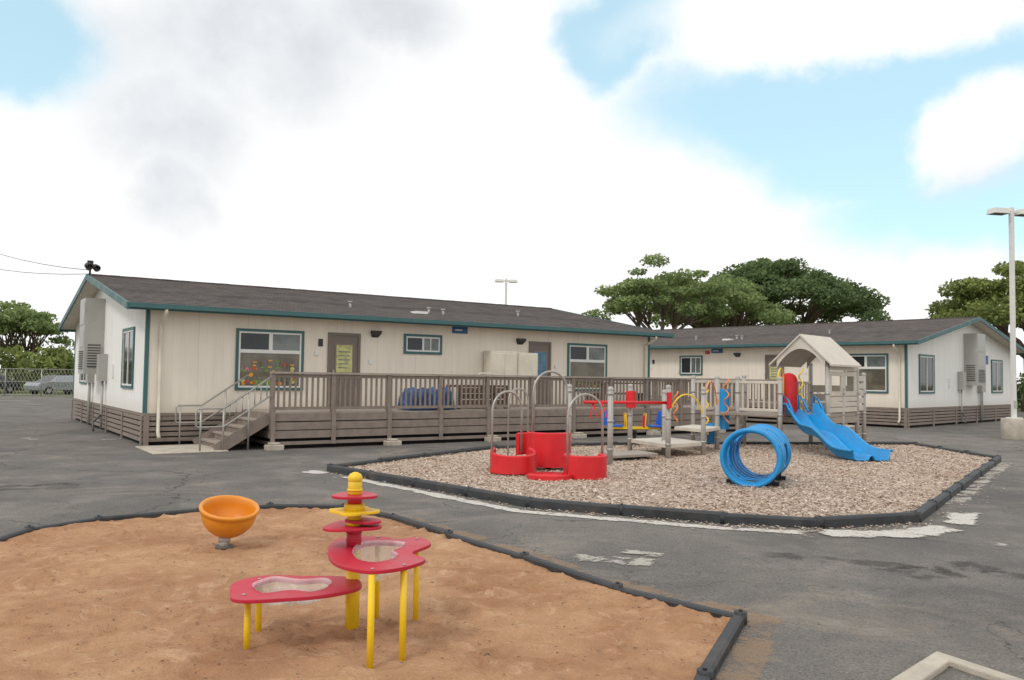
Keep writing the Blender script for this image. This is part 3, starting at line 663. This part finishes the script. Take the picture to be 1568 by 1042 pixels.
# ------------------------------------------------------------------ crawl tunnel
E=empty('crawl_tunnel'); t=MB()
a=Vector((3.90,13.45,.52)); b=Vector((4.50,14.75,.52)); d=(b-a).normalized(); Lt=(b-a).length; x=Vector((0,0,1)).cross(d).normalized(); y=Vector((0,0,1))
NR=48; NS=72; vs=[];fs=[]
for i in range(NS+1):
    f=i/NS; rr=.435+.024*math.tanh(3*math.sin(f*2*math.pi*6+.5))
    if i<3 or i>NS-3: rr=.47
    for j in range(NR):
        th=2*math.pi*j/NR; vs.append(a+d*(f*Lt)+x*rr*math.cos(th)+y*rr*math.sin(th))
for i in range(NS):
    f=i/NS
    for j in range(NR):
        th=(j+.5)/NR*360
        hole=False
        for (f0,f1,c0,c1) in ((.40,.60,30,70),(.40,.60,110,150),(.15,.3,160,200),(.65,.82,160,200),(.15,.3,-20,20),(.65,.82,-20,20)):
            if f0<=f<f1 and (c0<=th<c1 or c0<=th-360<c1): hole=True
        if not hole: q=i*NR+j; r2=i*NR+(j+1)%NR; fs.append((q,r2,r2+NR,q+NR))
t.add(vs,fs,'blue',True); o=t.obj('tube_shell',E); so=o.modifiers.new('s','SOLIDIFY'); so.thickness=.025; so.offset=0
t=MB()
for f in (0,1):
    P=[a+d*(f*Lt)+x*.455*math.cos(2*math.pi*j/40)+y*.455*math.sin(2*math.pi*j/40) for j in range(40)]; t.tube(P,.035,'blue',10,closed=True)
t.obj('end_rings',E)
t=MB()
for f in (.18,.82):
    c=a+d*(f*Lt)
    for s_ in (-1,1): q=c+x*.28*s_; t.beam((q.x,q.y,0),(q.x,q.y,.2),.1,.12,'black')
    t.beam(tuple(c+x*.42-y*.42),tuple(c-x*.42-y*.42),.1,.06,'black')
t.obj('feet',E)
# ------------------------------------------------------------------ play structure
E=empty('play_structure'); t=MB()
def post(x,y,z,r=.057):
    t.tube([(x,y,0),(x,y,z)],r,'post',16); t.lathe([(r+.006,0),(r+.006,.035),(r*.7,.065),(0,.075)],'post',(x,y,z-.03),16)
    for zz in (.33,.9,1.45):
        if zz<z-.1: t.lathe([(r,0),(r+.012,.004),(r+.012,.05),(r,.054)],'pipe',(x,y,zz),16)
for q in ((2.0,16.6,1.58),(2.83,19.6,1.62),(3.45,18.1,1.62),(4.43,19.0,1.58),(5.12,20.5,1.85),(5.85,21.3,1.85),(6.72,20.6,1.85),(1.34,19.0,1.6),(3.9,20.4,1.6),(4.7,21.3,1.85),(6.3,22.3,1.9),(3.55,19.1,1.5)): post(*q)
Lc=Vector((7.05,21.7)); pv=Vector((.78,-.63)).normalized(); qv=Vector((.68,.73)).normalized()
W=1.25; D=2.0
c00=Lc;c10=Lc+pv*W;c01=Lc+qv*D;c11=Lc+pv*W+qv*D
for c in (c00,c10,c01,c11): post(c.x,c.y,2.28)
mid=c10+qv*D*.5; post(mid.x,mid.y,1.6,.045)
pr=c11+qv*.5; post(pr.x,pr.y,2.0)
t.obj('posts',E)
t=MB()
t.prism([(2.83,19.6),(3.45,18.1),(4.43,19.0),(3.9,20.4)],.27,.36,'beige'); t.prism([(4.0,20.2),(4.5,19.2),(5.2,20.5),(4.7,21.3)],.55,.63,'beige')
t.prism([(4.9,21.2),(5.85,21.2),(6.72,20.6),(6.9,21.6),(6.3,22.3)],.88,.96,'beiged'); t.prism([tuple(c00),tuple(c10),tuple(c11),tuple(c01)],.87,.95,'beiged')
t.prism([(2.1,17.2),(3.2,17.9),(2.9,18.6),(2.0,18.2)],.12,.18,'beiged')
t.obj('platforms',E,.01)
t=MB()
def barpanel(a,b,z0,z1,k,n):
    a=Vector(a);b=Vector(b); t.beam((a.x,a.y,z1),(b.x,b.y,z1),.05,.07,k); t.beam((a.x,a.y,z0),(b.x,b.y,z0),.05,.07,k)
    for i in range(1,n): q=a.lerp(b,i/n); t.beam((q.x,q.y,z0),(q.x,q.y,z1),.045,.03,k)
barpanel((5.85,21.3),(6.72,20.6),1.04,1.74,'beige',8); barpanel((6.3,22.3),(5.85,21.3),1.04,1.74,'beige',8); barpanel((4.7,21.3),(6.3,22.3),1.04,1.74,'beige',12)
barpanel(tuple(c00),tuple(c01),1.04,1.74,'beige',12)
def slats(a,b,zs,k='beige'):
    for z0,z1 in zs: t.beam((a.x,a.y,(z0+z1)/2),(b.x,b.y,(z0+z1)/2),.035,z1-z0,k)
slats(c10,c11,[(.99,1.11),(1.13,1.25),(1.27,1.39),(1.41,1.53),(1.93,2.05),(2.07,2.19)])
m2=c10.lerp(c11,.42); m3=c10.lerp(c11,.58)
slats(m2,m3,[(1.53,1.93)]); slats(c10.lerp(c11,0),c10.lerp(c11,.12),[(1.53,1.93)]); slats(c10.lerp(c11,.88),c11,[(1.53,1.93)])
slats(c11,pr,[(1.0,1.15),(1.2,1.35),(1.4,1.55),(1.6,1.75),(1.8,1.95)])
slats(c01,c11,[(1.0,1.2),(1.24,1.44),(1.48,1.68)])
slats(c10,c11,[(.70,.86)],'beiged'); slats(c00,c10,[(.70,.85)],'beiged')
t.obj('panels',E,.006)
t=MB(); ov=.19; ze=2.22; zp=3.0; th=.05
ra=Lc-qv*ov; rb=Lc+qv*(D-.2)
def V3(p,z): return (p.x,p.y,z)
for s0,s1 in ((-ov,W/2),(W+ov,W/2)):
    a_=ra+pv*s0;b_=rb+pv*s0;c_=rb+pv*s1;d_=ra+pv*s1
    vs=[V3(a_,ze),V3(b_,ze),V3(c_,zp),V3(d_,zp)]; vs+= [(x_,y_,z_-th) for x_,y_,z_ in vs]
    t.add(vs,[(0,1,2,3),(7,6,5,4),(0,4,5,1),(1,5,6,2),(3,7,4,0),(2,6,7,3)],'beige')
for e_ in (ra+qv*.05,rb-qv*.05):
    n=16; O=[];I=[]
    for i in range(n+1):
        f=i/n; s_=f*W; zt=ze+(zp-ze)*(1-abs(2*f-1))*((W/2)/(W/2+ov))+ (zp-ze)*ov/(W/2+ov)-.03
        zi=2.12+.50*math.sin(math.pi*f)**.8; O.append(V3(e_+pv*s_,zt)); I.append(V3(e_+pv*s_,min(zi,zt-.02)))
    vs=O+I; t.add(vs,[(i,i+1,n+2+i,n+1+i) for i in range(n)],'beige')
o=t.obj('tower_roof',E)
t=MB()
def coil(x,y,z0,z1,r,k,turns=5):
    P=[(x+r*math.cos(2*math.pi*turns*i/(turns*14)),y+r*math.sin(2*math.pi*turns*i/(turns*14)),z0+(z1-z0)*i/(turns*14)) for i in range(turns*14+1)]; t.tube(P,.017,k,8)
coil(4.60,19.5,.5,1.55,.06,'yellow',3); coil(3.85,19.3,.8,1.5,.05,'orange2',2); coil(5.45,20.9,.7,1.8,.06,'orange2',3); coil(7.45,21.2,1.0,2.1,.05,'yellow',3)
arch((4.43,19.0),(5.12,20.5),.7,.7,1.75,.018,'orange2'); arch((3.45,18.1),(4.43,19.0),.5,.5,1.45,.018,'yellow')
arch((6.72,20.75),(7.0,21.2),1.0,1.0,2.1,.018,'yellow')
t.obj('climbing_coils',E)
t=MB()
t.tube([(1.55,17.6,1.27),(2.2,17.8,1.27),(3.45,18.1,1.27)],.035,'red',10)
for x in (1.75,1.95): t.tube([(x,17.7,1.27),(x-.06,17.6,.95),(x+.1,17.6,.95),(x,17.7,1.27)],.015,'red',6)
t.box(-.05,.05,-.04,.04,1.15,1.5,'red',0,(3.45,18.0))
t.arcwall((7.2,21.5),.26,170,350,.98,1.95,.03,'red',16,lambda f:1.75+.24*math.sin(math.pi*f))
t.arcwall((2.83,19.5),.12,160,360,1.1,1.5,.03,'red',12)
t.obj('red_panels_and_bar',E)
t=MB()
t.arcwall((5.55,21.6),.16,170,370,.5,1.55,.03,'blue',16); t.arcwall((5.05,20.75),.12,170,370,.2,.7,.03,'blue',16)
t.obj('blue_panels',E)
t=MB(); P0=Vector((7.35,21.1,0)); P1=Vector((7.85,17.95,0)); dd=(P1-P0).normalized(); nn=Vector((-dd.y,dd.x,0)); Ls=(P1-P0).length
cs=[(-.50,.17),(-.49,.20),(-.455,.20),(-.43,.02),(-.37,-.02),(-.08,-.02),(-.04,.06),(0,.08),(.04,.06),(.08,-.02),(.37,-.02),(.43,.02),(.455,.20),(.49,.20),(.50,.17)]
NS=48; vs=[];fs=[]
for i in range(NS+1):
    f=i/NS
    z=.96-(.96-.10)*min(1,f/.9)+.06*math.sin(min(1,f/.9)*4*math.pi)*(1 if f<.9 else 0)
    hgt=1.3 if f<.12 else 1
    c=P0+dd*(f*Ls)+Vector((.22*math.sin(f*math.pi)*-.6,0,0))
    for u_,h_ in cs: q=c+nn*u_*(.86+.12*f); vs.append((q.x,q.y,z+h_*hgt))
m_=len(cs)
for i in range(NS):
    for j in range(m_-1): q=i*m_+j; fs.append((q,q+1,q+m_+1,q+m_))
t.add(vs,fs,'blue',True); o=t.obj('double_slide',E); so=o.modifiers.new('s','SOLIDIFY'); so.thickness=.02
t=MB()
for u_ in (-.42,0,.42): q=P0+nn*u_; t.tube([(q.x,q.y,.95),(q.x,q.y,1.42),(q.x+dd.x*.25,q.y+dd.y*.25,1.3),(q.x+dd.x*.5,q.y+dd.y*.5,1.02)],.028,'blue',8)
q=P0+dd*(Ls*.85); t.beam((q.x,q.y,0),(q.x,q.y,.15),.4,.05,'black')
t.obj('slide_entry_rails',E)
E=empty('spring_seesaw'); t=MB()
P=[(3.15+.09*math.cos(i*.6),21.3+.09*math.sin(i*.6),.1+i*.0062) for i in range(60)]; t.tube(P,.018,'black',8)
t.beam((2.55,21.2,.52),(3.85,21.4,.52),.16,.06,'yellow'); t.obj('spring_and_beam',E)
t=MB()
for x,s_ in ((2.68,1),(3.72,-1)):
    t.box(-.17,.17,-.16,.16,.55,.6,'blue2',.15,(x,21.25)); t.beam((x-.15*s_,21.25,.6),(x-.22*s_,21.25,.95),.3,.04,'blue2'); t.tube([(x+.28*s_,21.12,.55),(x+.26*s_,21.12,.9),(x+.26*s_,21.42,.9),(x+.28*s_,21.42,.55)],.018,'yellow',8)
    t.box(-.03,.03,-.02,.02,.55,.85,'red',.1,(x+.3*s_,21.25))
t.obj('seats_and_handles',E,.01)
# ------------------------------------------------------------------ lamps
def lamppost(name,x,y,h,base,sc=1):
    E=empty(name,(x,y,0)); t=MB()
    if base: t.tube([(0,0,0),(0,0,.66)],.38,'conc',28)
    t.beam((0,0,.66 if base else 0),(0,0,h),.12*sc,.12*sc,'lampwhite')
    if base:
        t.box(-.17,.17,-.17,.17,.66,.70,'lampwhite'); t.box(-.065,.065,-.075,-.061,1.0,1.25,'acgrey')
    t.obj('pole',E,.01); t=MB()
    for s_ in (-1,1):
        t.box(*sorted((s_*.07,s_*.18)),-.04,.04,h-.2,h-.1,'lampwhite')
        x0,x1=sorted((s_*.18,s_*.78)); t.add([(x0,-.2,h-.24),(x1,-.2,h-.24),(x1,.2,h-.24),(x0,.2,h-.24),(x0+.03,-.17,h-.06),(x1-.06,-.17,h-.06),(x1-.06,.17,h-.06),(x0+.03,.17,h-.06)],[(3,2,1,0),(4,5,6,7),(0,1,5,4),(1,2,6,5),(2,3,7,6),(3,0,4,7)],'lampwhite')
        t.box(x0+.06,x1-.1,-.14,.14,h-.255,h-.241,'blind')
    t.obj('lamp_heads',E,.01); E.rotation_euler=(0,0,R(10))
lamppost('street_lamp',16.4,26.9,7.6,True); lamppost('street_lamp',-.45,56,8.5,False,1.2)
t=MB()
def wire(a,b,sag):
    a=Vector(a);b=Vector(b); P=[]
    for i in range(17):
        f=i/16; q=a.lerp(b,f); q.z-=sag*4*f*(1-f); P.append(tuple(q))
    t.tube(P,.010,'black',5)
pk=A2W(-.5,6.4,4.85); wire(pk,(-36,45,13.0),1.2); wire(pk-Vector((0,0,.12)),(-36,45.5,10.6),1.0); t.tube([(-36,45.2,0),(-36,45.2,13.5)],[.16,.11],'bark',12); t.obj('utility_pole_and_wires')
# ------------------------------------------------------------------ trees
def leaves(centers,radii,n,size,flat=.5):
    cs=np.array(centers);rs=np.array(radii); w=(rs[:,0]*rs[:,1]); w=w/w.sum(); k=rng.choice(len(cs),n,p=w)
    d=rng.normal(size=(n,3)); d/=np.linalg.norm(d,axis=1)[:,None]; rad=rng.uniform(.2,1.25,n)**.6
    p=cs[k]+d*rad[:,None]*rs[k]
    nrm=rng.normal(size=(n,3))*.8+np.array([0,0,flat])+d*.5; nrm/=np.linalg.norm(nrm,axis=1)[:,None]
    a=rng.normal(size=(n,3)); u=np.cross(nrm,a); u/=np.linalg.norm(u,axis=1)[:,None]; v=np.cross(nrm,u)
    s=size*rng.uniform(.6,1.4,n)[:,None]
    return np.stack([p-u*s-v*s*.15,p-v*s*.6,p+u*s-v*s*.1,p+v*s*.55],1).reshape(-1,3)
def leafobj(name,q,mat,parent=None):
    me=bpy.data.meshes.new(name); nq=len(q)//4
    me.vertices.add(len(q)); me.vertices.foreach_set('co',q.ravel()); me.loops.add(len(q)); me.loops.foreach_set('vertex_index',np.arange(len(q))); me.polygons.add(nq)
    me.polygons.foreach_set('loop_start',np.arange(nq)*4); me.polygons.foreach_set('loop_total',np.full(nq,4)); me.update(calc_edges=True); me.materials.append(M[mat])
    o=bpy.data.objects.new(name,me); scene.collection.objects.link(o)
    if parent: o.parent=parent
def tree(name,x,y,h,cz0,rx,ry,n,size,mat,ncl=46,trunk=.45,fork=.35,seed=1,crad=1.0,dome=.55,lean=0,thick=.45):
    rd=random.Random(seed); E=empty(name,(x,y,0)); C_=[];Rr=[]
    for i in range(ncl):
        r=math.sqrt((i+.5)/ncl)*rd.uniform(.85,1.08); a=i*2.39996+rd.uniform(-.3,.3)
        top=cz0+(h-cz0)*(1-dome*r*r) ; zz=top-rd.uniform(0,thick)*(h-cz0)*(1-.5*r)-crad*.5
        C_.append((r*rx*.92*math.cos(a),r*ry*.92*math.sin(a),zz)); k=crad*rd.uniform(.6,1.35); Rr.append((k*1.25,k*1.25,k*.55))
    leafobj('foliage',leaves(C_,Rr,n,size),mat,E)
    t=MB(); fz=h*fork; t.tube([(0,0,-.1),(.1+lean*.3,0,fz*.5),(lean,0,fz)],[trunk*1.35,trunk,trunk*.85],'bark',12)
    for i in range(7):
        a=i*.9+rd.uniform(-.2,.2); m1=(lean+rx*.33*math.cos(a),ry*.33*math.sin(a),fz+(cz0-fz)*.75+rd.uniform(-.2,.4)); t.tube([(lean,0,fz-.2),((lean+m1[0])/2,m1[1]/2,(fz+m1[2])/2+.2),m1],[trunk*.6,trunk*.45,trunk*.33],'bark',8)
        near=sorted(range(ncl),key=lambda j:(C_[j][0]-m1[0]*1.6)**2+(C_[j][1]-m1[1]*1.6)**2)[:7]
        for j in near:
            c=C_[j]; mm=tuple((m1[q_]+c[q_])/2+rd.uniform(-.3,.3) for q_ in range(3)); t.tube([m1,mm,c],[trunk*.26,trunk*.16,trunk*.05],'bark',6)
    t.obj('trunk_and_limbs',E); return E
tree('monkeypod_tree',10.9,60,11.0,6.3,5.2,5,15000,.13,'leaf1',60,.32,.35,3,.68,.55,0,.85)
tree('monkeypod_tree',23.6,74,12.9,7.4,9.9,9,36000,.18,'leaf2',110,.6,.3,5,1.05,.80,0,.35)
tree('monkeypod_tree',16.6,66,10.6,6.2,5.4,6,14000,.15,'leaf1',54,.4,.3,8,.8,.5,0,.75)
tree('monkeypod_tree',34.0,54,10.4,5.4,6.2,6,19000,.15,'leaf3',60,.42,.35,11,.85,.75,0,.5)
tree('monkeypod_tree',-43,72,8.2,3.6,3.4,4,7000,.18,'leaf1',30,.3,.35,13,.8,.6)
tree('monkeypod_tree',-52,74,6.5,2.5,5,4,7000,.2,'leaf3',26,.3,.3,15,.95,.6)
tree('monkeypod_tree',-37,84,6.0,2.5,4,4,6000,.2,'leaf3',24,.3,.3,17,.95,.6)
def hedge(name,x0,x1,y,h,n,mat,seed):
    rd=random.Random(seed); k=int((x1-x0)/1.3); C_=[(rd.uniform(x0,x1),y+rd.uniform(-1.5,1.5),rd.uniform(.3,h)) for i in range(k*3)]; Rr=[(1.2,1.2,.8)]*len(C_)
    leafobj(name,leaves(C_,Rr,n,.2),mat)
hedge('shrub_row',-62,-34,66,3.2,14000,'leaf3',2); hedge('shrub_row',-80,-40,100,5.5,9000,'leaf2',3); hedge('shrub_row',24,60,62,2.6,9000,'leaf2',4); hedge('distant_trees',-30,70,130,5.0,14000,'leaf2',5)
t=MB()
for i in range(14):
    x=-60+i*2.5; t.tube([(x,57,0),(x,57,1.9)],.035,'pipe',6)
for z in (.1,1.0,1.88): t.tube([(-60,57,z),(-27.5,57,z)],.025,'pipe',6)
for i in range(130):
    x=-60+i*.25; t.beam((x,57,.1),(x+.9,57,1.88),.014,.014,'pipe'); t.beam((x+.9,57,.1),(x,57,1.88),.014,.014,'pipe')
t.obj('chain_link_fence')
def car(name,x,y,rot,k):
    E=empty(name,(x,y,0),rot); t=MB()
    prof=[(-2.1,.35),(-2.15,.7),(-1.9,.92),(-1.15,1.0),(-.55,1.42),(.75,1.45),(1.35,1.02),(2.0,.95),(2.15,.65),(2.1,.35)]
    n=len(prof); vs=[]
    for s_ in (-1,1):
        for px,pz in prof: w=.86 if pz<1.1 else .68; vs.append((px,s_*w,pz))
    t.add(vs,[tuple(range(n)),tuple(range(n,2*n))[::-1]]+[(i,n+i,n+(i+1)%n,(i+1)%n) for i in range(n)],k); t.obj('body',E,.05)
    t=MB()
    for s_ in (-1,1):
        t.add([(-1.0,s_*.81,1.05),(1.2,s_*.81,1.05),(.7,s_*.70,1.38),(-.5,s_*.70,1.38)],[(0,1,2,3) if s_<0 else (3,2,1,0)],'glass')
        for px in (-1.3,1.3): t.tube([(px,s_*.68,.32),(px,s_*.88,.32)],.32,'black',18); t.tube([(px,s_*.88,.32),(px,s_*.89,.32)],.17,'pipe',12)
    t.add([(-1.14,-.7,1.03),(-1.14,.7,1.03),(-.58,.6,1.41),(-.58,-.6,1.41)],[(0,1,2,3)],'glass'); t.obj('windows_and_wheels',E)
car('parked_car',-33.8,61.5,1.1,'carw'); car('parked_car',-39.5,62,1.2,'card'); car('parked_car',-45,62,1.1,'card'); car('parked_car',37,50,.4,'card')
# ------------------------------------------------------------------ world
w=bpy.data.worlds.new('World'); scene.world=w; w.use_nodes=True; t=NT(w.node_tree); bg=t.n['Background']
sky=t.new('ShaderNodeTexSky'); sky.sky_type='NISHITA'; sky.sun_disc=False; SE,SR=R(48),R(215)
sky.sun_elevation=SE; sky.sun_rotation=SR
tc=t.new('ShaderNodeTexCoord').outputs['Generated']
vec=t.vmath('NORMALIZE',tc)
wn=t.noise(vec,3.4,7,.6,0,True); wv=t.vmath('SUBTRACT',wn,(.5,.5,.5)); sc=t.new('ShaderNodeVectorMath',operation='SCALE'); t.put(sc.inputs[0],wv); sc.inputs[3].default_value=.20
vw=t.vmath('ADD',vec,sc.outputs[0])
def dirv(az,el): v=Vector((az,1,el)); v.normalize(); return tuple(v)
def blob(px,py,rx,rz,inner=.35):
    d=t.vmath('SUBTRACT',vw,dirv((px-784)/1260,(578-py)/1260)); d=t.vmath('MULTIPLY',d,(1/rx,.8/rx,1/rz)); ln=t.vmath('LENGTH',d,None,1); return t.ramp(ln,inner,1.0,1,0)
def mx(*a):
    r=a[0]
    for b in a[1:]: r=t.math('MAXIMUM',r,b)
    return r
grey=mx(blob(330,70,.28,.12,.1),blob(250,190,.15,.12,.1),blob(270,310,.08,.09,.1),blob(580,40,.20,.08,.1))
puff=mx(blob(1510,190,.07,.075,.6),blob(1300,-10,.26,.06,.5))
blue=mx(blob(1240,150,.30,.11,.1),blob(960,30,.09,.10,.1),blob(1560,300,.25,.12,.1),blob(20,50,.10,.10,.1),blob(1420,215,.28,.10,.1),blob(1420,90,.2,.07,.1))
n3=t.noise(vec,7,6,.6)
cloudw=t.mix(t.ramp(n3,.35,.7,0,.3),(10.5,10.5,10.5),(9.6,9.7,9.8))
greyc=t.mix(t.ramp(n3,.3,.7),(5.6,6.0,6.5),(8.0,8.3,8.6))
col=t.mix(t.math('MULTIPLY',grey,.78),cloudw,greyc)
skyc=t.mix(.55,t.mix(1,sky.outputs[0],(1.6,1.9,1.7),'MULTIPLY'),(6.2,9.4,10.6))
bl=t.math('MULTIPLY',t.math('MULTIPLY',t.ramp(blue,0,.75),t.math('SUBTRACT',1,puff)),.9)
col=t.mix(bl,col,skyc)
col=t.mix(t.math('MULTIPLY',blob(1530,270,.07,.04,.2),.45),col,(7.8,8.1,8.5))
t.put(bg.inputs[0],col); bg.inputs[1].default_value=.105
sun=bpy.data.lights.new('sun','SUN'); sun.energy=1.15; sun.angle=R(12); sun.color=(1,.97,.93); so=bpy.data.objects.new('sun',sun); scene.collection.objects.link(so)
sd=Vector((math.sin(SR)*math.cos(SE),math.cos(SR)*math.cos(SE),math.sin(SE))); so.rotation_euler=sd.to_track_quat('Z','Y').to_euler()
# ------------------------------------------------------------------ camera
cam=bpy.data.cameras.new('camera'); cam.sensor_width=36; cam.lens=36*1260/1568; cam.clip_end=2000; cam.clip_start=.05
co=bpy.data.objects.new('camera',cam); scene.collection.objects.link(co)
co.matrix_world=Matrix.Translation((0,0,1.78))@Matrix.Rotation(R(92.59),4,'X')@Matrix.Rotation(.014,4,'Z')
scene.camera=co
scene.view_settings.view_transform='Standard'; scene.view_settings.look='None'; scene.view_settings.exposure=0
